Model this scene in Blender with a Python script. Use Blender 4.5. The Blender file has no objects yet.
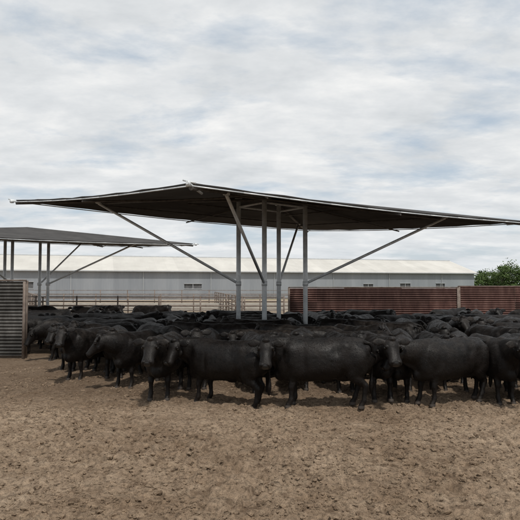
import bpy, math, random
import numpy as np
from mathutils import Vector, Matrix, Euler
random.seed(7); RNG=np.random.default_rng(7)
S=bpy.context.scene
S.view_settings.view_transform='Standard'; S.view_settings.look='None'; S.view_settings.exposure=0

# ------------------------------------------------------------ helpers
class Buf:
    def __init__(s): s.v=[]; s.f=[]; s.m=[]
    def add(s,vs,fs,mi=0):
        o=len(s.v); s.v+= [tuple(v) for v in vs]; s.f+=[tuple(i+o for i in f) for f in fs]; s.m+=[mi]*len(fs)
    def box(s,c,d,mi=0,rot=None):
        vs=[Vector((x*d[0]/2,y*d[1]/2,z*d[2]/2)) for x in(-1,1) for y in(-1,1) for z in(-1,1)]
        if rot is not None: vs=[rot@v for v in vs]
        vs=[v+Vector(c) for v in vs]
        s.add(vs,[(0,1,3,2),(4,6,7,5),(0,4,5,1),(2,3,7,6),(0,2,6,4),(1,5,7,3)],mi)
    def pipe(s,a,b,r,n=12,mi=0,r2=None):
        a=Vector(a);b=Vector(b);t=(b-a).normalized()
        ref=Vector((0,0,1)) if abs(t.z)<.9 else Vector((1,0,0))
        u=t.cross(ref).normalized();w=t.cross(u); r2=r if r2 is None else r2
        vs=[a+(u*math.cos(k*2*math.pi/n)+w*math.sin(k*2*math.pi/n))*r for k in range(n)]
        vs+=[b+(u*math.cos(k*2*math.pi/n)+w*math.sin(k*2*math.pi/n))*r2 for k in range(n)]
        fs=[(k,(k+1)%n,n+(k+1)%n,n+k) for k in range(n)]+[tuple(range(n))[::-1],tuple(range(n,2*n))]
        s.add(vs,fs,mi)
    def obj(s,name,mats,parent=None,smooth=False):
        me=bpy.data.meshes.new(name); me.from_pydata(s.v,[],s.f)
        for m in mats: me.materials.append(m)
        if len(mats)>1: me.polygons.foreach_set('material_index',s.m)
        if smooth:
            me.polygons.foreach_set('use_smooth',[len(f)<=4 for f in s.f])
        me.update()
        o=bpy.data.objects.new(name,me); S.collection.objects.link(o)
        if parent: o.parent=parent
        return o
def empty(name,loc=(0,0,0)):
    o=bpy.data.objects.new(name,None); o.location=loc; S.collection.objects.link(o); return o

def newmat(name,rough=.8,metal=0,spec=.5):
    m=bpy.data.materials.new(name); m.use_nodes=True; nt=m.node_tree
    b=nt.nodes['Principled BSDF']; b.inputs['Roughness'].default_value=rough
    b.inputs['Metallic'].default_value=metal; b.inputs['Specular IOR Level'].default_value=spec
    return m,nt,b
def N(nt,t,**kw):
    n=nt.nodes.new(t)
    for k,v in kw.items(): setattr(n,k,v)
    return n
def noise(nt,vec,scale,detail=4,rough=.55,dist=0):
    n=N(nt,'ShaderNodeTexNoise'); n.inputs['Scale'].default_value=scale; n.inputs['Detail'].default_value=detail
    n.inputs['Roughness'].default_value=rough; n.inputs['Distortion'].default_value=dist
    if vec is not None: nt.links.new(vec,n.inputs['Vector'])
    return n.outputs['Fac']
def ramp(nt,fac,stops):
    r=N(nt,'ShaderNodeValToRGB'); cr=r.color_ramp
    while len(cr.elements)<len(stops): cr.elements.new(.5)
    for e,(p,c) in zip(cr.elements,stops):
        e.position=p; e.color=(c[0],c[1],c[2],1) if hasattr(c,'__len__') else (c,c,c,1)
    nt.links.new(fac,r.inputs['Fac']); return r.outputs['Color']
def mix(nt,f,a,b,mode='MIX'):
    n=N(nt,'ShaderNodeMix',data_type='RGBA',blend_type=mode)
    for idx,val in ((0,f),(6,a),(7,b)):
        if isinstance(val,(int,float)): n.inputs[idx].default_value=val if idx==0 else (val,val,val,1)
        elif isinstance(val,tuple): n.inputs[idx].default_value=(*val,1)
        else: nt.links.new(val,n.inputs[idx])
    return n.outputs[2]
def math_(nt,op,a,b=None,clamp=False):
    n=N(nt,'ShaderNodeMath',operation=op); n.use_clamp=clamp
    for i,v in enumerate((a,b)):
        if v is None: continue
        if isinstance(v,(int,float)): n.inputs[i].default_value=v
        else: nt.links.new(v,n.inputs[i])
    return n.outputs[0]
def coords(nt,out='Object',scale=None):
    t=N(nt,'ShaderNodeTexCoord').outputs[out]
    if scale:
        m=N(nt,'ShaderNodeMapping'); m.inputs['Scale'].default_value=scale; nt.links.new(t,m.inputs['Vector']); return m.outputs[0]
    return t
def bump(nt,b,h,strength,dist):
    n=N(nt,'ShaderNodeBump'); n.inputs['Strength'].default_value=strength; n.inputs['Distance'].default_value=dist
    nt.links.new(h,n.inputs['Height']); nt.links.new(n.outputs[0],b.inputs['Normal']); return n

# ------------------------------------------------------------ materials
def m_simple(name,c1,c2,scale=3,rough=.7,metal=0,bs=0,sc=None,spec=.5):
    m,nt,b=newmat(name,rough,metal,spec); v=coords(nt,'Object',sc)
    f=noise(nt,v,scale,4,.6)
    nt.links.new(ramp(nt,f,[(.3,c1),(.7,c2)]),b.inputs['Base Color'])
    if bs: bump(nt,b,noise(nt,v,scale*6,3),.5,bs)
    return m
galv=m_simple('galvanised_steel',(.50,.53,.55),(.72,.75,.76),6,.4,.15)
darksteel=m_simple('weathered_steel',(.05,.045,.042),(.12,.11,.10),5,.6,.3)
railm=m_simple('rusty_pipe',(.10,.07,.055),(.24,.20,.17),4,.7,.2)
conc=m_simple('concrete',(.30,.28,.25),(.42,.40,.36),2,.9,0,.01)
whitem=m_simple('pale_trim',(.34,.36,.38),(.43,.45,.46),2,.6)
dark=m_simple('dark_opening',(.06,.062,.065),(.13,.13,.135),2,.8)

def ground_mat(clod=False):
    m,nt,b=newmat('clod_dirt' if clod else 'dirt',.95,0,.12)
    v=coords(nt,'Object')
    big=noise(nt,v,.35,4,.6); mid=noise(nt,v,2.2,5,.65,.3); fine=noise(nt,v,14,6,.72); vf=noise(nt,v,75,2,.7)
    base=ramp(nt,mid,[(.30,(.185,.125,.079)),(.5,(.305,.22,.150)),(.72,(.435,.335,.24))])
    base=mix(nt,.55,base,ramp(nt,big,[(.35,(.21,.145,.094)),(.65,(.44,.338,.243))]))
    base=mix(nt,.85,base,ramp(nt,fine,[(.32,.28),(.5,.95),(.7,1.35)]),'MULTIPLY')
    base=mix(nt,.6,base,ramp(nt,vf,[(.3,.5),(.65,1.2)]),'MULTIPLY')
    sp=ramp(nt,noise(nt,v,5.0,3,.65,.8),[(.54,0),(.64,1)])
    base=mix(nt,math_(nt,'MULTIPLY',sp,.6),base,(.11,.073,.047))
    if not clod:
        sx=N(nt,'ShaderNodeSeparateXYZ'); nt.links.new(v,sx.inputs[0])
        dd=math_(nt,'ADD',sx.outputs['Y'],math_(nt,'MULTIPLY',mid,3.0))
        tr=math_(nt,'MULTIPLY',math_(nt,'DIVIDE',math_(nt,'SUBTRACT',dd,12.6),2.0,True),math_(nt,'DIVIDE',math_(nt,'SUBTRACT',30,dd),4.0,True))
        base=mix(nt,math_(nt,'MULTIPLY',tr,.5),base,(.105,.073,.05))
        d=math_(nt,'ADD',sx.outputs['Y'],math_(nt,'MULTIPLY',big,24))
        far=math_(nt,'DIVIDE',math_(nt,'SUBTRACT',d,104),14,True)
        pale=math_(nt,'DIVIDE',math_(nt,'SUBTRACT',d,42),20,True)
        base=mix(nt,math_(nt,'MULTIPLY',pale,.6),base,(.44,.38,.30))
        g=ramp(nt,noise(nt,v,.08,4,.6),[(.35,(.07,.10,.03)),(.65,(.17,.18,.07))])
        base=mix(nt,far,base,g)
    nt.links.new(base,b.inputs['Base Color'])
    h=math_(nt,'ADD',fine,math_(nt,'MULTIPLY',vf,.4))
    bump(nt,b,h,1.0,.055)
    return m
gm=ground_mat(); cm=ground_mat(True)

def rust_mat(name,c1,c2,c3):
    m,nt,b=newmat(name,.8,.1,.3); v=coords(nt,'Object')
    panel=N(nt,'ShaderNodeTexWhiteNoise',noise_dimensions='1D')
    sx=N(nt,'ShaderNodeSeparateXYZ'); nt.links.new(v,sx.inputs[0])
    pid=math_(nt,'ADD',math_(nt,'FLOOR',math_(nt,'DIVIDE',sx.outputs['X'],3.0)),math_(nt,'MULTIPLY',math_(nt,'FLOOR',math_(nt,'DIVIDE',sx.outputs['Z'],.8)),17.3))
    nt.links.new(pid,panel.inputs['W'])
    vs=coords(nt,'Object',(1,1,.35))
    c=ramp(nt,noise(nt,vs,2.5,6,.7),[(.3,c1),(.5,c2),(.72,c3)])
    c=mix(nt,1,c,ramp(nt,panel.outputs['Value'],[(0,.6),(1,1.3)]),'MULTIPLY')
    nt.links.new(c,b.inputs['Base Color']); bump(nt,b,noise(nt,v,30,3),.3,.01)
    return m
rust=rust_mat('rusty_corrugated_iron',(.055,.028,.025),(.10,.052,.044),(.17,.10,.085))
rust2=rust_mat('grey_weathered_iron',(.042,.040,.037),(.075,.072,.067),(.13,.125,.118))

def canopy_mat():
    m,nt,b=newmat('dark_roof_sheet',.8,.0,.2); v=coords(nt)
    c=ramp(nt,noise(nt,v,1.2,5,.6),[(.3,(.034,.032,.031)),(.7,(.065,.062,.06))])
    nt.links.new(c,b.inputs['Base Color'])
    bump(nt,b,noise(nt,v,3,4),.3,.02)
    return m
canm=canopy_mat()

def metal_sheet(name,c1,c2,pitch,rough=.6):
    m,nt,b=newmat(name,rough,.0,.4); v=coords(nt)
    c=ramp(nt,noise(nt,coords(nt,'Object',(1,1,.2)),.35,5,.65),[(.3,c1),(.7,c2)])
    sx=N(nt,'ShaderNodeSeparateXYZ'); nt.links.new(v,sx.inputs[0])
    pn=N(nt,'ShaderNodeTexWhiteNoise',noise_dimensions='1D'); nt.links.new(math_(nt,'FLOOR',math_(nt,'DIVIDE',sx.outputs['X'],1.8)),pn.inputs['W'])
    c=mix(nt,1,c,ramp(nt,pn.outputs['Value'],[(0,.93),(1,1.04)]),'MULTIPLY')
    nt.links.new(c,b.inputs['Base Color'])
    s=math_(nt,'SINE',math_(nt,'MULTIPLY',sx.outputs['X'],2*math.pi/pitch))
    bump(nt,b,s,.5,.02)
    return m
wallm=metal_sheet('wall_sheeting',(.21,.23,.255),(.28,.298,.32),.4)
roofm=metal_sheet('roof_sheeting',(.47,.455,.42),(.57,.555,.515),.6)

def cow_mat():
    m,nt,b=newmat('black_coat',.5,0,.2); v=coords(nt)
    oi=N(nt,'ShaderNodeObjectInfo')
    off=N(nt,'ShaderNodeVectorMath',operation='ADD'); nt.links.new(v,off.inputs[0])
    cmb=N(nt,'ShaderNodeCombineXYZ'); nt.links.new(math_(nt,'MULTIPLY',oi.outputs['Random'],50),cmb.inputs[0]); nt.links.new(cmb.outputs[0],off.inputs[1])
    vv=off.outputs[0]
    n4=noise(nt,vv,4,5,.68)
    base=ramp(nt,n4,[(.3,(.0026,.0022,.002)),(.7,(.0095,.0070,.0058))])
    so=N(nt,'ShaderNodeSeparateXYZ'); nt.links.new(v,so.inputs[0])
    up=math_(nt,'MULTIPLY',math_(nt,'SUBTRACT',so.outputs['Z'],1.0),3.0,True)
    dust=ramp(nt,noise(nt,vv,5.2,5,.75),[(.46,0),(.66,1)])
    f=math_(nt,'MULTIPLY',math_(nt,'MULTIPLY',up,dust),math_(nt,'MULTIPLY',oi.outputs['Random'],.30))
    base=mix(nt,f,base,(.075,.062,.052))
    low=math_(nt,'MULTIPLY',math_(nt,'SUBTRACT',.30,so.outputs['Z']),2.2,True)
    lowf=math_(nt,'MULTIPLY',low,ramp(nt,noise(nt,vv,9,4,.7),[(.4,0),(.7,1)]))
    base=mix(nt,math_(nt,'MULTIPLY',lowf,.6),base,(.06,.044,.032))
    nt.links.new(base,b.inputs['Base Color'])
    nt.links.new(ramp(nt,n4,[(.3,.40),(.7,.62)]),b.inputs['Roughness'])
    bump(nt,b,noise(nt,vv,10,5,.7),.55,.018)
    return m
coat=cow_mat()
nose=m_simple('black_nose',(.006,.006,.006),(.014,.013,.013),20,.3)
eyem=m_simple('eye',(.004,.003,.003),(.01,.008,.006),20,.08)
hoofm=m_simple('hoof',(.02,.016,.013),(.06,.045,.035),12,.7)

# ------------------------------------------------------------ ground
LAT=RNG.random((256,256))
def vn(x,y,sc,ox=0.):
    x=np.asarray(x)/sc+ox; y=np.asarray(y)/sc+ox*1.7
    xi=np.floor(x).astype(int); yi=np.floor(y).astype(int); fx=x-xi; fy=y-yi
    fx=fx*fx*(3-2*fx); fy=fy*fy*(3-2*fy)
    a=LAT[xi%256,yi%256];b=LAT[(xi+1)%256,yi%256];c=LAT[xi%256,(yi+1)%256];d=LAT[(xi+1)%256,(yi+1)%256]
    return (a*(1-fx)+b*fx)*(1-fy)+(c*(1-fx)+d*fx)*fy
def gh(x,y):
    r=np.hypot(x,y); fade=np.clip(1-(r-25)/30,0,1); near=np.clip(1-(r-12)/9,0.15,1)
    h=.05*(vn(x,y,2.3,3.1)-.5)+.04*(vn(x,y,.7,9.7)-.5)
    n=vn(x,y,.17,5.3); n2=vn(x,y,.075,1.9); rd=1-np.abs(2*vn(x,y,.28,7.7)-1)
    patch=.5+1.1*vn(x,y,1.6,21.)
    h=h+near*patch*(.062*(n-.5)+.055*(n2-.5)-.036*np.clip(rd-.72,0,1)/.28+.032*(vn(x,y,.045,12.3)-.5))
    return h*fade
def axis(lo,hi,dl,dh,step,g):
    a=list(np.arange(dl,dh,step)); s=step
    while a[-1]<hi: s*=g; a.append(a[-1]+s)
    pre=[]; s=step; c=dl
    while c>lo: s*=g; c-=s; pre.append(c)
    return np.array(pre[::-1]+a)
def mk(name,co,F,k,mat,smooth):
    me=bpy.data.meshes.new(name); me.vertices.add(len(co)); me.vertices.foreach_set('co',co.astype(np.float32).ravel())
    me.loops.add(len(F)); me.loops.foreach_set('vertex_index',F.astype(np.int32)); nf=len(F)//k
    me.polygons.add(nf); me.polygons.foreach_set('loop_start',np.arange(0,len(F),k,dtype=np.int32)); me.polygons.foreach_set('loop_total',np.full(nf,k,dtype=np.int32))
    me.polygons.foreach_set('use_smooth',np.full(nf,smooth,dtype=bool)); me.update(calc_edges=True); me.materials.append(mat)
    o=bpy.data.objects.new(name,me); S.collection.objects.link(o); return o
xs=axis(-3000,3000,-6.5,6.5,.03,1.06); ys=axis(-200,4500,5.0,12.5,.03,1.03)
X,Y=np.meshgrid(xs,ys); Z=gh(X,Y)
W=len(xs);H=len(ys); idx=np.arange(X.size).reshape(H,W)
q=np.stack([idx[:-1,:-1],idx[:-1,1:],idx[1:,1:],idx[1:,:-1]],-1).reshape(-1)
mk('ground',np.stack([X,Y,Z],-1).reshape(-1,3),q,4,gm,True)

import bmesh
bm=bmesh.new(); bmesh.ops.create_icosphere(bm,subdivisions=1,radius=1); bm.verts.ensure_lookup_table()
iv=np.array([v.co[:] for v in bm.verts]); ifc=np.array([[v.index for v in f.verts] for f in bm.faces]); bm.free()
K=40000
yy=5+12*RNG.random(K)**1.35; xx=(RNG.random(K)*2-1)*(yy*.5+1.5)
keep=vn(xx,yy,.9,4.4)+.5*RNG.random(K)>.55; xx=xx[keep];yy=yy[keep];K=len(xx)
sz=np.clip(np.exp(RNG.normal(-4.45,.6,K)),.005,.050)
V=iv[None]*(1+.5*(RNG.random((K,len(iv),1))-.5))
V=V*sz[:,None,None]*np.stack([.8+.7*RNG.random(K),.8+.7*RNG.random(K),.5+.35*RNG.random(K)],-1)[:,None,:]
a=RNG.random(K)*6.28; ca,sa=np.cos(a)[:,None],np.sin(a)[:,None]
V=np.stack([V[...,0]*ca-V[...,1]*sa,V[...,0]*sa+V[...,1]*ca,V[...,2]],-1)
V+=np.stack([xx,yy,gh(xx,yy)+sz*.1],-1)[:,None,:]
F=(ifc[None]+np.arange(K)[:,None,None]*len(iv)).reshape(-1)
mk('dirt_clods',V.reshape(-1,3),F,3,cm,False)

# ------------------------------------------------------------ shade canopy
def canopy(ox,oy):
    P=empty('shade_canopy',(ox,oy,0))
    C=Vector((0,0,5.72))
    n=Vector((-1.93,-8.0,4.70)); f=Vector((1.95,8.0,5.28)); l=Vector((-9.15,-.2,5.52)); r=Vector((9.25,.2,4.80))
    cor=[n,r,f,l]; SG=.13
    b=Buf(); G=16
    for k in range(4):
        A=cor[k];B=cor[(k+1)%4]; vs=[]
        for i in range(G+1):
            for j in range(i+1):
                u=i/G; w=(j/i if i else 0)
                p=C.lerp(A.lerp(B,w),u)
                p=p+Vector((0,0,-SG*math.sin(math.pi*w)*u*(1-.3*u)+ .012*math.sin(w*40)*u-.05*math.sin(math.pi*w)*math.sin(math.pi*u)))
                vs.append(p)
        id=lambda i,j:i*(i+1)//2+j
        fs=[]
        for i in range(G):
            for j in range(i+1):
                fs.append((id(i,j),id(i+1,j),id(i+1,j+1)))
                if j<i: fs.append((id(i,j),id(i+1,j+1),id(i,j+1)))
        b.add(vs,fs)
    ro=b.obj('roof',[canm],P)
    bm=bmesh.new(); bm.from_mesh(ro.data); bmesh.ops.remove_doubles(bm,verts=bm.verts,dist=.001); bmesh.ops.recalc_face_normals(bm,faces=bm.faces); bm.to_mesh(ro.data); bm.free()
    s=ro.modifiers.new('s','SOLIDIFY'); s.thickness=.03; s.offset=0
    b=Buf(); dn=Vector((0,0,-.10))
    for k in range(4):
        A=cor[k];B=cor[(k+1)%4]
        b.pipe(C+dn,A+dn,.05)
        for t in (.33,.66):
            b.pipe(C.lerp(A,t)+dn*1.6,C.lerp(B,t)+dn*1.6-Vector((0,0,.08)),.03,8)
        mid=A.lerp(B,.5); b.pipe(C+dn*1.3,mid+dn*2.1,.03,8)
    b.obj('rafters',[darksteel],P,True)
    b=Buf()
    for k in range(4):
        A=cor[k];B=cor[(k+1)%4]; prev=A+dn*.5
        for i in range(1,11):
            w=i/10; p=A.lerp(B,w)+Vector((0,0,-SG*math.sin(math.pi*w)*.7))+dn*.5
            b.pipe(prev,p,.018,8); prev=p
        d=(A-C); d.z=0; d.normalize()
        b.pipe(A-d*.7+dn,A+d*.22+dn*.2,.035,10); b.box(A+d*.15+dn*.3,(.10,.10,.12))
        b.pipe(A+d*.15+Vector((-.12,0,.05)),A+d*.15+Vector((.16,0,-.02)),.022,8)
    b.obj('edge_pipes',[galv],P,True)
    b=Buf()
    dirs=[(cor[k]-C) for k in range(4)]
    pp=[]
    for k,d in enumerate(dirs):
        d=Vector((d.x,d.y,0)).normalized(); p=d*1.2; pp.append(p)
        top=C.lerp(cor[k],1.2/Vector((cor[k].x,cor[k].y,0)).length).z-.08
        b.pipe((p.x,p.y,-.15),(p.x,p.y,top),.082,20)
        b.box((p.x,p.y,.03),(.36,.36,.03)); b.box((p.x,p.y,top-.02),(.26,.26,.025))
        b.box((p.x,p.y,2.55),(.19,.19,.16))
    for k in range(4):
        b.pipe(pp[k]+Vector((0,0,5.3)),pp[(k+1)%4]+Vector((0,0,5.3)),.035,10)
    b.obj('posts',[galv],P,True)
    b=Buf()
    for k,d in enumerate(dirs):
        q=C.lerp(cor[k],.68)-Vector((0,0,.16)); p=pp[k]+Vector((0,0,2.55))
        b.pipe(p,q,.048,12)
        b.box(q+Vector((0,0,.03)),(.18,.18,.06))
    b.obj('braces',[galv],P,True)
    return P
canopy(.43,20)
canopy(-13.0,31)

# ------------------------------------------------------------ corrugated fences
def corr_fence(x0,x1,y,h,mat,zb=.12,post_mat=railm):
    P=empty('corrugated_iron_fence',((x0+x1)/2,y,0)); L=x1-x0
    b=Buf(); pitch=.115; seg=6; nz=int((h-zb)/pitch*seg)
    x=-L/2; k=0
    while x<L/2-.01:
        w=min(3.0,L/2-x); oy=random.uniform(-.012,.012); tz=random.uniform(-.03,.02)
        vs=[];fs=[]
        for i in range(nz+1):
            z=zb+tz+(h-zb)*i/nz; yy=.024*math.sin(2*math.pi*z/pitch)+oy+random.uniform(-.002,.002)
            vs+= [(x+.004,yy,z),(x+w*.5,yy+.008*math.sin(i*.1+k),z),(x+w-.004,yy,z)]
        for i in range(nz):
            for j in (0,1):
                a=i*3+j; fs.append((a,a+1,a+4,a+3))
        b.add(vs,fs); x+=w;k+=1
    sh=b.obj('sheets',[mat],P); s=sh.modifiers.new('s','SOLIDIFY'); s.thickness=.006
    b=Buf(); x=-L/2
    while x<=L/2+.01:
        b.pipe((x,.12,-.1),(x,.12,h+.03),.055,12); x+=3.0
    b.pipe((-L/2-.03,.03,h+.035),(L/2+.03,.03,h+.035),.03,10)
    b.box((L/2,-.055,h/2),(.09,.05,h)); b.box((-L/2,-.055,h/2),(.09,.05,h))
    b.obj('frame',[post_mat],P,True)
    return P
corr_fence(1.55,10.55,29.8,2.34,rust)
corr_fence(10.7,34.7,30.0,2.40,rust)
corr_fence(-17.0,-8.0,19.0,2.62,rust2)

# ------------------------------------------------------------ pipe rail fences
def pipe_fence(a,b_,h=1.7,n=6,step=2.6,mat=railm,r=.035):
    a=Vector((*a,0));c=Vector((*b_,0));L=(c-a).length;d=(c-a)/L
    b=Buf();k=int(L/step)
    for i in range(k+1):
        p=a+d*(L*i/k); b.pipe(p+Vector((0,0,-.1)),p+Vector((0,0,h+.06)),.05,8)
    for i in range(n):
        z=.3+(h-.3)*i/(n-1); b.pipe(a+Vector((0,0,z)),c+Vector((0,0,z)),r,6)
    return b.obj('pipe_rail_fence',[mat],None,True)
pipe_fence((-30,36),(1.5,35),1.75)
pipe_fence((-40,47),(8,44),1.7)
pipe_fence((-14,36),(-26,62),1.7,5)
pipe_fence((-1,36),(-5,62),1.7,5)
pipe_fence((-55,64),(22,62),1.9,5,3,railm,.03)
b=Buf(); b.box((0,0,.25),(70,.9,.5)); b.box((0,-.42,.6),(70,.12,.25)); b.box((0,.42,.6),(70,.12,.25))
o=b.obj('feed_bunk',[conc]); o.location=(-18,55,0)

# ------------------------------------------------------------ long livestock shed
A=Vector((-90,73.4,0)); E=Vector((43,112,0)); L=(E-A).length; ang=math.atan2(E.y-A.y,E.x-A.x)
P=empty('livestock_shed',A); P.rotation_euler=(0,0,ang)
he,hr,wd=4.9,7.6,18.0
def tt(px):
    k=px/557; dx,dy=(E.x-A.x)/L,(E.y-A.y)/L
    return (k*A.y-A.x)/(dx-k*dy)
ops=[]
for px,w,z0,z1 in [(-240,4,2.0,3.0),(-67,3.0,1.9,2.7),(108,2.0,1.9,2.7),(145,2.2,1.9,2.8),(180,2.0,1.8,2.8)]:
    ops.append((tt(px),w,z0,z1))
b=Buf()
xcur=0.
for (x,w,z0,z1) in ops:
    x0=x-w/2;x1=x+w/2
    b.box(((xcur+x0)/2,0,he/2),(x0-xcur,.12,he)); b.box((x,0,z0/2),(w,.12,z0)); b.box((x,0,(z1+he)/2),(w,.12,he-z1)); xcur=x1
b.box(((xcur+L)/2,0,he/2),(L-xcur,.12,he))
b.box((L/2,wd,he/2),(L,.12,he))
for xx_ in (0.06,L-.06):
    s=.06
    b.add([(xx_-s,.06,0),(xx_-s,wd-.06,0),(xx_-s,wd-.06,he),(xx_-s,wd/2,hr-.05),(xx_-s,.06,he),(xx_+s,.06,0),(xx_+s,wd-.06,0),(xx_+s,wd-.06,he),(xx_+s,wd/2,hr-.05),(xx_+s,.06,he)],
          [(0,1,2,3,4),(9,8,7,6,5),(0,5,6,1),(1,6,7,2),(2,7,8,3),(3,8,9,4),(4,9,5,0)])
b.obj('walls',[wallm],P)
b=Buf(); o_=.7
for sgn in (0,1):
    y0=-.6 if sgn==0 else wd+.6; sl=(hr-he)/(wd/2); ze=he-.6*sl
    vs=[(-o_,y0,ze),(L+o_,y0,ze),(L+o_,wd/2,hr),(-o_,wd/2,hr)]
    vs+= [(x,y,z+.12) for x,y,z in vs]
    b.add(vs,[(0,1,2,3),(7,6,5,4),(0,4,5,1),(1,5,6,2),(3,2,6,7),(0,3,7,4)])
b.obj('roof',[roofm],P)
b=Buf(); b.box((L/2,-.68,he-.08),(L+1.4,.14,.16)); b.pipe((-.7,wd/2,hr+.13),(L+.7,wd/2,hr+.13),.15,8)
for i in range(12): b.pipe((4+i*L/12,-.16,0),(4+i*L/12,-.16,he-.15),.05,8)
for (x,w,z0,z1) in ops:
    b.box((x,-.09,z0-.04),(w+.16,.07,.08)); b.box((x,-.09,z1+.04),(w+.16,.07,.08)); b.box((x,-.03,(z0+z1)/2),(.08,.05,z1-z0))
b.obj('gutter_and_trim',[whitem],P)
b=Buf()
for (x,w,z0,z1) in ops: b.box((x,.25,(z0+z1)/2),(w+.2,.3,z1-z0+.2))
b.obj('openings',[dark],P)

# ------------------------------------------------------------ trees
def leaf_mat():
    m,nt,b=newmat('leaves',.7,0,.3); v=coords(nt)
    c=ramp(nt,noise(nt,v,1.1,4,.6),[(.3,(.045,.08,.022)),(.55,(.085,.13,.04)),(.75,(.14,.18,.06))])
    nt.links.new(c,b.inputs['Base Color']); return m
leafm=leaf_mat(); bark=m_simple('bark',(.06,.045,.035),(.14,.11,.09),6,.9)
def tree(x,y,h,w,seed):
    rnd=np.random.default_rng(seed); b=Buf(); th=h*.35
    b.pipe((0,0,-.2),(0,0,th),.22,8,0,.15)
    limbs=[]
    for i in range(10):
        a=rnd.random()*6.28; rr=w*.46*(.3+.7*rnd.random()); z=h*(.2+.62*rnd.random())
        e=(math.cos(a)*rr,math.sin(a)*rr,z); limbs.append(e); b.pipe((0,0,th*(.6+.4*rnd.random())),e,.1,6,0,.03)
    limbs.append((0,0,h*.82))
    cl=[]
    for e in limbs:
        for k in range(4): cl.append(np.array(e)+rnd.normal(0,[w*.10,w*.10,h*.08]))
    for c in cl:
        R=w*.12*(.5+.9*rnd.random())
        for k in range(80):
            p=c+rnd.normal(0,1,3)*R*np.array([.6,.6,.45]); u=rnd.normal(0,1,3);u/=np.linalg.norm(u); v_=np.cross(u,rnd.normal(0,1,3)); v_/=np.linalg.norm(v_); s=.10+.1*rnd.random()
            b.add([p-u*s*1.4,p+v_*s*.6,p+u*s*1.4,p-v_*s*.6],[(0,1,2,3)],1)
    o=b.obj('tree',[bark,leafm]); o.location=(x,y,0); return o
for i,(px,d,h,w) in enumerate([(221,128,5.0,5),(230,132,6.6,6),(241,126,7.4,5.5),(252,130,8.2,7),(268,128,7.2,7),(285,134,8.0,8),(308,130,7.4,8)]):
    tree(px/557*d,d,h,w,100+i)
b=Buf(); rnd=np.random.default_rng(5)
for k in range(9000):
    t=rnd.random(); x=-900+1800*t; y=600+rnd.random()*20
    hh=(5+4*math.sin(x*.02)+3*math.sin(x*.071+1))*(.6+.4*rnd.random())
    z=rnd.random()*max(hh,2); s=1.1+rnd.random()*1.0
    u=rnd.normal(0,1,3);u/=np.linalg.norm(u); v_=np.cross(u,rnd.normal(0,1,3)); v_/=np.linalg.norm(v_); p=np.array([x,y,z])
    b.add([p-u*s,p+v_*s,p+u*s,p-v_*s],[(0,1,2,3)])
b.obj('distant_treeline',[leafm])

# ------------------------------------------------------------ cattle
def crom(P,n):
    P=np.array(P,float); out=[]
    for i in range(len(P)-1):
        p0=P[max(i-1,0)];p1=P[i];p2=P[i+1];p3=P[min(i+2,len(P)-1)]
        for k in range(n):
            t=k/n; out.append(.5*((2*p1)+(-p0+p2)*t+(2*p0-5*p1+4*p2-p3)*t*t+(-p0+3*p1-3*p2+p3)*t**3))
    out.append(P[-1]); return np.array(out)
def tube(b,rows,n=20,sub=4,ex=2.0,mi=0,egg=0.):
    R=crom(rows,sub); pts=R[:,:3]; vs=[]
    for i in range(len(R)):
        t=pts[min(i+1,len(R)-1)]-pts[max(i-1,0)]; t/=np.linalg.norm(t)
        s=R[i,5:8]; s=s-t*np.dot(s,t); s/=np.linalg.norm(s); u=np.cross(t,s)
        for k in range(n):
            th=2*math.pi*k/n; c,sn=math.cos(th),math.sin(th)
            cc=math.copysign(abs(c)**(2/ex),c); ss=math.copysign(abs(sn)**(2/ex),sn)
            wd_=1-egg*sn
            vs.append(pts[i]+s*max(R[i,3],.004)*cc*wd_+u*max(R[i,4],.004)*ss)
    m=len(R); fs=[(i*n+k,i*n+(k+1)%n,(i+1)*n+(k+1)%n,(i+1)*n+k) for i in range(m-1) for k in range(n)]
    vs.append(pts[0]);vs.append(pts[-1])
    fs+=[(m*n,(k+1)%n,k) for k in range(n)]+[(m*n+1,(m-1)*n+k,(m-1)*n+(k+1)%n) for k in range(n)]
    b.add(vs,fs,mi)
def ell(b,c,r,mi=0,n=12,rot=None):
    vs=[]
    for i in range(1,n):
        for k in range(2*n):
            ph=math.pi*i/n;th=math.pi*k/n
            p=Vector((r[0]*math.sin(ph)*math.cos(th),r[1]*math.sin(ph)*math.sin(th),r[2]*math.cos(ph)))
            if rot: p=rot@p
            vs.append(p+Vector(c))
    m=2*n
    fs=[(i*m+k,(i+1)*m+k,(i+1)*m+(k+1)%m,i*m+(k+1)%m) for i in range(n-2) for k in range(m)]
    t=Vector((0,0,r[2]));bt=Vector((0,0,-r[2]))
    if rot: t=rot@t;bt=rot@bt
    vs+=[t+Vector(c),bt+Vector(c)]; q=len(vs)
    fs+=[(q-2,k,(k+1)%m) for k in range(m)]+[(q-1,(n-2)*m+(k+1)%m,(n-2)*m+k) for k in range(m)]
    b.add(vs,fs,mi)
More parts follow.
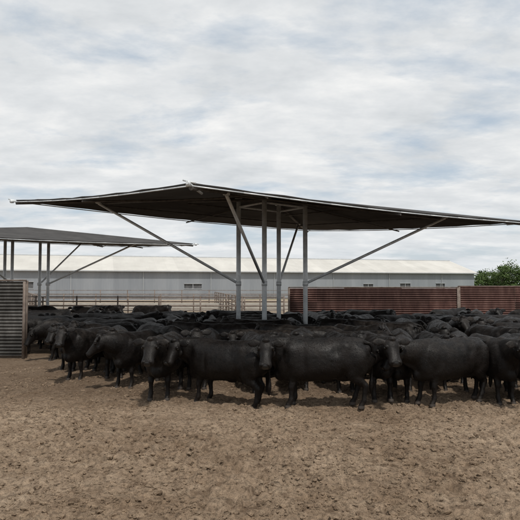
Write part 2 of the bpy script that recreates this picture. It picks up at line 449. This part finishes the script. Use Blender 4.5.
def cow_mesh(name,pitch,yaw,hp,hyaw,legs,belly=1.0,tail=0.,earup=0.,seed=1):
    b=Buf(); Yv=(0,1,0)
    body=[(-.98,1.20,.96,.11),(-.95,1.25,.84,.20),(-.86,1.31,.71,.27),(-.68,1.355,.62,.31),(-.45,1.37,.595,.325),(-.2,1.36,.555,.35*belly),(.05,1.35,.525,.37*belly),(.3,1.35,.505,.365*belly),(.52,1.37,.50,.335),(.70,1.375,.50,.285),(.84,1.34,.54,.23),(.95,1.26,.61,.155),(1.01,1.14,.70,.07)]
    tube(b,[(x,0,(zt+zb)/2,w,(zt-zb)/2,*Yv) for x,zt,zb,w in body],28,4,2.35,egg=.10)
    tube(b,[(-.93,0,1.25,.04,.04,*Yv),(-.75,0,1.33,.07,.05,*Yv),(-.4,0,1.345,.10,.045,*Yv),(.2,0,1.325,.09,.045,*Yv),(.6,0,1.355,.08,.06,*Yv),(.85,0,1.31,.08,.07,*Yv)],12,3)
    for s in (-1,1):
        ell(b,(-.90,s*.11,1.13),(.07,.06,.11))
        ell(b,(.62,s*.205,.95),(.18,.125,.32),rot=Matrix.Rotation(.28,3,'Y'))
        ell(b,(-.69,s*.20,.92),(.25,.135,.32))
        ell(b,(.76,s*.13,.80),(.15,.12,.20))
    ell(b,(.84,0,.66),(.17,.13,.15))
    def dirv(y,p): return np.array([math.cos(p)*math.cos(y),math.cos(p)*math.sin(y),math.sin(p)])
    def sv(y): return np.array([-math.sin(y),math.cos(y),0])
    p1=np.array([.82,0,1.10+.05*math.sin(pitch)])
    p2=p1+.25*dirv(yaw*.45,pitch); p3=p2+.24*dirv(yaw,pitch)
    rows=[(.55,0,1.03,.25,.33,*sv(0)),(*p1,.21,.30,*sv(yaw*.2)),(*p2,.165,.24,*sv(yaw*.6)),(*p3,.125,.17,*sv(yaw)),(*(p3+.06*dirv(yaw,pitch)),.08,.10,*sv(yaw))]
    tube(b,rows,20,4,2.1)
    th=p3+np.array([0,0,-.16]); mid=p2+np.array([0,0,-.26])
    tube(b,[(*(th),.03,.04,*sv(yaw)),(*mid,.04,.07,*sv(yaw*.6)),(.88,0,.78,.06,.10,*sv(0)),(.85,0,.64,.06,.08,*sv(0))],10,4)
    hd=dirv(hyaw,hp); s=sv(hyaw); u=np.cross(hd,s)
    if u[2]<0: u=-u
    O=p3+u*.03; HS=1.10; LS=.92; WS=1.10
    prof=[(-.09,.06,.07,-.07),(-.05,.105,.115,-.11),(.02,.130,.135,-.15),(.09,.136,.125,-.175),(.17,.120,.110,-.165),(.25,.102,.096,-.130),(.32,.094,.088,-.100),(.38,.099,.080,-.084),(.44,.108,.070,-.076),(.485,.098,.052,-.062),(.51,.064,.030,-.040)]
    def HP(a_,l_,t_): return O+HS*(hd*a_*LS+s*l_*WS+u*t_)
    rows=[(*HP(a_,0,(tp+bt)/2),w*HS*WS,HS*(tp-bt)/2,*s) for a_,w,tp,bt in prof]
    tube(b,rows,22,4,2.4)
    ell(b,tuple(HP(-.04,0,.105)),(.085,.085,.06))
    for k in (-1,1):
        ell(b,tuple(HP(.115,k*.110,.070)),(.045,.034,.036))
        ell(b,tuple(HP(.14,k*.085,-.08)),(.095,.045,.085))
        ell(b,tuple(HP(.455,k*.058,.040)),(.038,.038,.032))
        e0=HP(-.01,k*.10,.060); ed=s*k*1.0-hd*.06+np.array([0,0,-.06+earup]); ed/=np.linalg.norm(ed)
        wv=u*.45+hd*-.9; wv=wv-ed*np.dot(wv,ed); wv/=np.linalg.norm(wv)
        tube(b,[(*(e0+ed*a_),w,.020,*wv) for a_,w in [(-.02,.035),(.03,.048),(.09,.078),(.15,.086),(.20,.068),(.24,.036),(.265,.012)]],12,3)
    for s_,fr,dx in [(1,1,legs[0]),(-1,1,legs[1]),(1,0,legs[2]),(-1,0,legs[3])]:
        y=s_*.175
        if fr:
            r=[(.62,s_*.16,.93,.11,.19),(.60,y,.75,.105,.155),(.585+dx*.2,y,.62,.088,.115),(.60+dx*.45,y,.50,.066,.076),(.615+dx*.62,y,.41,.063,.067),(.61+dx*.72,y,.35,.049,.054),(.605+dx*.9,y,.24,.041,.046),(.61+dx,y,.155,.052,.054),(.635+dx,y,.10,.047,.051),(.655+dx,y,.055,.056,.064),(.665+dx,y,.0,.062,.072),(.665+dx,y,-.02,.05,.06)]
        else:
            r=[(-.68,s_*.16,1.03,.13,.24),(-.64,y+s_*.01,.85,.135,.24),(-.60+dx*.1,s_*.195,.70,.115,.19),(-.67+dx*.3,s_*.19,.59,.080,.122),(-.77+dx*.5,y,.50,.057,.078),(-.82+dx*.62,y,.44,.052,.070),(-.81+dx*.7,y,.37,.046,.056),(-.785+dx*.85,y,.26,.041,.046),(-.77+dx,y,.165,.052,.054),(-.745+dx,y,.105,.047,.051),(-.72+dx,y,.055,.056,.064),(-.71+dx,y,.0,.062,.072),(-.71+dx,y,-.02,.05,.06)]
        tube(b,[(*q_,0,1,0) for q_ in r],14,4)
    sw=tail
    tube(b,[(-.88,0,1.28,.04,.035,*Yv),(-.98,0,1.24,.034,.03,*Yv),(-1.03,sw*.2,1.10,.026,.026,*Yv),(-1.025,sw*.6,.82,.021,.021,*Yv),(-1.015,sw,.60,.026,.026,*Yv),(-1.005,sw*1.1,.46,.048,.048,*Yv),(-.995,sw*1.1,.34,.036,.036,*Yv),(-.99,sw*1.1,.26,.010,.010,*Yv)],10,4)
    ell(b,(-.10,0,.56),(.16,.07,.08)); ell(b,(-.42,0,.61),(.18,.18,.11))
    o=b.obj('tmp',[coat]); 
    m=o.modifiers.new('r','REMESH'); m.mode='VOXEL'; m.voxel_size=.0135; m.use_smooth_shade=True
    m=o.modifiers.new('s','SMOOTH'); m.factor=.5; m.iterations=4
    dg=bpy.context.evaluated_depsgraph_get(); me=bpy.data.meshes.new_from_object(o.evaluated_get(dg)); bpy.data.objects.remove(o)
    n=len(me.vertices); c=np.empty(n*3,np.float32); me.vertices.foreach_get('co',c); c=c.reshape(-1,3)
    hdist=np.linalg.norm(c-(O+hd*.22),axis=1)
    wgt=np.clip((c[:,2]-.48)/.12,0,1)*np.clip((hdist-.38)/.12,0,1)*np.clip((c[:,0]+.96)/.06,0,1)
    o=bpy.data.objects.new('tmp',me); S.collection.objects.link(o); vg=o.vertex_groups.new(name='g')
    lv=np.round(wgt*8).astype(int)
    for L_ in range(1,9):
        ii=np.nonzero(lv==L_)[0]
        if len(ii): vg.add(ii.tolist(),L_/8,'REPLACE')
    m=o.modifiers.new('s','SMOOTH'); m.factor=.6; m.iterations=40; m.vertex_group='g'
    dg=bpy.context.evaluated_depsgraph_get(); me=bpy.data.meshes.new_from_object(o.evaluated_get(dg)); me.name=name; bpy.data.objects.remove(o)
    cc=np.empty(n*3,np.float32); me.vertices.foreach_get('co',cc); c=cc.reshape(-1,3)
    nr=np.empty(n*3,np.float32); me.vertices.foreach_get('normal',nr); nr=nr.reshape(-1,3)
    trunk=(np.abs(c[:,0])<.85)&(c[:,2]>.5)
    g2=lambda x0,sx_,z0,sz_: np.exp(-((c[:,0]-x0)/sx_)**2-((c[:,2]-z0)/sz_)**2)
    rel= -.034*g2(-.26,.10,1.14,.10)-.026*g2(.40,.06,.90,.28)-.024*g2(-.38,.07,.72,.16)+.020*g2(-.48,.09,1.24,.07)+.014*g2(-.68,.12,.95,.16)+.016*g2(.58,.07,1.12,.12)-.016*g2(.74,.05,1.05,.16)
    nz=(vn(c[:,0]+5+seed,c[:,2]+c[:,1]*.7+5,.20,2.2)-.5)*.018+(vn(c[:,0]+5,c[:,2]-c[:,1]+9,.06,6.2)-.5)*.004
    c=c+nr*(np.where(trunk,rel,0)+np.where((c[:,2]>.5)&(c[:,0]<.95),nz,nz*.2))[:,None]
    c[:,2]=np.maximum(c[:,2],0)
    me.vertices.foreach_set('co',np.ascontiguousarray(c,dtype=np.float32).ravel())
    me.materials.clear()
    for mm in (coat,nose,eyem,hoofm): me.materials.append(mm)
    nf=len(me.polygons)
    fc=np.empty(nf*3,np.float32); me.polygons.foreach_get('center',fc); fc=fc.reshape(-1,3)
    fn=np.empty(nf*3,np.float32); me.polygons.foreach_get('normal',fn); fn=fn.reshape(-1,3)
    mi=np.zeros(nf,np.int32)
    tip=HP(.505,0,.015); tipd=np.linalg.norm(fc-tip,axis=1); mi[tipd<.065]=1; mi[fc[:,2]<.06]=3
    me.polygons.foreach_set('material_index',mi); me.polygons.foreach_set('use_smooth',np.ones(nf,bool))
    bm=bmesh.new(); bm.from_mesh(me)
    for k in (-1,1):
        r=bmesh.ops.create_uvsphere(bm,u_segments=12,v_segments=8,radius=.026,matrix=Matrix.Translation(Vector(HP(.13,k*.124,.048))))
        for v in r['verts']:
            for f in v.link_faces: f.material_index=2; f.smooth=True
    # short coat hair: thin slivers lying back and down along the hide
    rg=np.random.default_rng(seed); NH=20000
    eyed=np.minimum(np.linalg.norm(fc-HP(.13,.124,.048),axis=1),np.linalg.norm(fc-HP(.13,-.124,.048),axis=1))
    okf=np.nonzero((fc[:,2]>.1)&(tipd>.09)&(eyed>.05))[0]
    sel=rg.choice(okf,NH); p=fc[sel]+rg.normal(0,.005,(NH,3)); nn=fn[sel]
    hdn=np.linalg.norm(p-(O+hd*.22),axis=1)<.33
    flow=np.where(hdn[:,None],hd[None]*1.0,np.array([[-.6,0,-.8]]))+rg.normal(0,.35,(NH,3))
    flow-=nn*np.sum(flow*nn,1,keepdims=True); flow/=np.linalg.norm(flow,axis=1,keepdims=True)+1e-6
    dv=flow*.90+nn*.30; side=np.cross(flow,nn); ln=np.where(hdn,.015,.028)*(.6+.8*rg.random(NH)); base=p-nn*.003
    ta=base-side*.0035; tb=base+side*.0035; tc_=base+dv*ln[:,None]
    for i in range(NH):
        f=bm.faces.new((bm.verts.new(ta[i]),bm.verts.new(tb[i]),bm.verts.new(tc_[i]))); f.material_index=0
    bm.to_mesh(me); bm.free()
    return me
R_=math.radians
VAR=[
 cow_mesh('cow_a',R_(18),0,R_(-50),0,(0,.05,.02,-.10),1.0,.05,seed=1),
 cow_mesh('cow_b',R_(14),R_(60),R_(-52),R_(88),(.05,-.05,-.05,.08),1.03,-.06,seed=2),
 cow_mesh('cow_c',R_(12),R_(-45),R_(-48),R_(-65),(-.04,.06,.08,-.06),.98,.03,seed=3),
 cow_mesh('cow_d',R_(-16),R_(8),R_(-60),R_(10),(.14,-.08,-.12,.10),1.0,0,seed=4),
 cow_mesh('cow_e',R_(6),R_(-12),R_(-52),R_(-15),(.0,.10,.12,-.06),1.03,.08,seed=5),
 cow_mesh('cow_f',R_(26),R_(25),R_(-42),R_(35),(-.06,.02,.0,-.1),1.0,-.03,.1,seed=6),
 cow_mesh('cow_g',R_(-30),R_(-25),R_(-65),R_(-35),(.10,.0,-.02,.1),1.02,.02,seed=7),
]
placed=[]
def circ(x,y,a,s):
    c,sn=math.cos(a),math.sin(a)
    return [(x+c*t*s,y+sn*t*s,r*s) for t,r in ((-.65,.32),(-.2,.36),(.25,.36),(.65,.32),(1.15,.25))]
def put(v,x,y,deg,s=1.):
    a=math.radians(deg); o=bpy.data.objects.new('black_cow',VAR[v]); S.collection.objects.link(o)
    o.location=(x,y,float(gh(x,y))-.012); o.rotation_euler=(0,0,a); o.scale=(s*random.uniform(.95,1.02),s*random.uniform(.95,1.06),s)
    placed.extend(circ(x,y,a,s))
def pp_(v,px,d,deg,s=1.): put(v,(px-260)/557*d,d,deg,s)
pp_(5,92,15.4,-116,.97)
pp_(0,117,15.7,-80,.96)
pp_(2,140,14.3,-112,.98)
pp_(0,167,12.9,-94,1.0)
pp_(1,228,11.9,152,.99)
pp_(1,322,11.5,178,1.02)
pp_(5,256,13.7,-78,1.0)
pp_(0,300,14.0,-98,1.0)
pp_(5,338,13.7,-82,.97)
pp_(5,204,14.2,-100,1.0)
pp_(0,373,12.5,-86,.99)
pp_(2,399,12.7,-108,.97)
pp_(4,450,11.9,203,.98)
pp_(0,430,14.0,-92,.97)
pp_(0,488,12.5,-84,1.0)
pp_(5,511,13.0,-104,.98)
pp_(2,533,12.4,-80,.98)
pp_(4,590,12.2,170,1.02)
pp_(4,48,20.5,-165,1.0)
pp_(3,75,19.0,-150,1.0)
pp_(0,82,17.2,-104,1.0)
pp_(6,112,18.0,165,1.0)
def front(x):
    return np.interp(x,[-9,-7,-4.5,-2.5,-1,0,8],[21,19.5,16.0,14.4,13.1,12.9,12.9])
tries=0;cnt=0
while tries<26000 and cnt<165:
    tries+=1
    y=random.uniform(12.8,25.0); x=random.uniform(-.44*y,.52*y+1)
    if y<front(x): continue
    a=random.choice([0,180,180,-90,-90,-90,90,-120,150,30,-45]) if y>15.5 else random.choice([-90,-100,-75,180])
    a+=random.uniform(-22,22); s=random.uniform(.92,1.04)
    cs=circ(x,y,math.radians(a),s)
    if any((p[0]-q[0])**2+(p[1]-q[1])**2<((p[2]+q[2])*.81)**2 for p in cs for q in placed): continue
    if any((p[0]-(.43+dx))**2+(p[1]-(20+dy))**2<(p[2]+.1)**2 for p in cs for dx,dy in ((-.28,-1.17),(.28,1.17),(1.2,0),(-1.2,0))): continue
    put(random.choice([0,0,1,2,5,3,4,5,6]),x,y,a,s); cnt+=1
for i in range(8):
    pp_(random.randrange(7),random.uniform(-20,150),random.uniform(27,31),random.uniform(0,360))
print('cows',cnt)

# ------------------------------------------------------------ world / light / camera
w=bpy.data.worlds.new('World'); S.world=w; w.use_nodes=True; nt=w.node_tree; bg=nt.nodes['Background']
EL,AZ=60,160
sky=N(nt,'ShaderNodeTexSky',sky_type='NISHITA'); sky.sun_disc=False; sky.sun_elevation=R_(EL); sky.sun_rotation=R_(AZ); sky.dust_density=2.0; sky.air_density=1.0
tc=N(nt,'ShaderNodeTexCoord'); sx=N(nt,'ShaderNodeSeparateXYZ'); nt.links.new(tc.outputs['Generated'],sx.inputs[0])
zz=math_(nt,'ADD',math_(nt,'MAXIMUM',sx.outputs['Z'],0),.16)
cb=N(nt,'ShaderNodeCombineXYZ'); nt.links.new(math_(nt,'DIVIDE',sx.outputs['X'],zz),cb.inputs[0]); nt.links.new(math_(nt,'MULTIPLY',math_(nt,'DIVIDE',sx.outputs['Y'],zz),1.4),cb.inputs[1])
cv=cb.outputs[0]
n1=noise(nt,cv,1.0,8,.6,.15)
cloudc=ramp(nt,noise(nt,cv,2.2,8,.62,.1),[(.28,(6.2,6.5,6.75)),(.5,(7.6,7.8,7.95)),(.68,(9.2,9.2,9.1))])
cover=ramp(nt,n1,[(.36,.25),(.49,1.0)])
skyc=mix(nt,cover,mix(nt,.6,sky.outputs[0],(5.2,6.4,7.5)),cloudc)
hz=math_(nt,'POWER',math_(nt,'SUBTRACT',1,math_(nt,'MAXIMUM',sx.outputs['Z'],0),True),14)
skyc=mix(nt,math_(nt,'MULTIPLY',hz,.55),skyc,(7.5,8.0,8.4))
nt.links.new(skyc,bg.inputs['Color']); bg.inputs['Strength'].default_value=.1
sd=bpy.data.lights.new('sun','SUN'); sd.energy=2.9; sd.angle=R_(3); sd.color=(1,.95,.88)
so=bpy.data.objects.new('sun',sd); S.collection.objects.link(so)
d=Vector((math.sin(R_(AZ))*math.cos(R_(EL)),math.cos(R_(AZ))*math.cos(R_(EL)),math.sin(R_(EL))))
so.rotation_euler=d.to_track_quat('Z','Y').to_euler(); so.location=(0,0,30)
cd=bpy.data.cameras.new('camera'); cd.sensor_width=36; cd.lens=557/520*36; cd.clip_end=8000
co_=bpy.data.objects.new('camera',cd); S.collection.objects.link(co_); co_.location=(0,0,2.5)
co_.rotation_euler=(R_(90)+math.atan(25/557),0,0); S.camera=co_
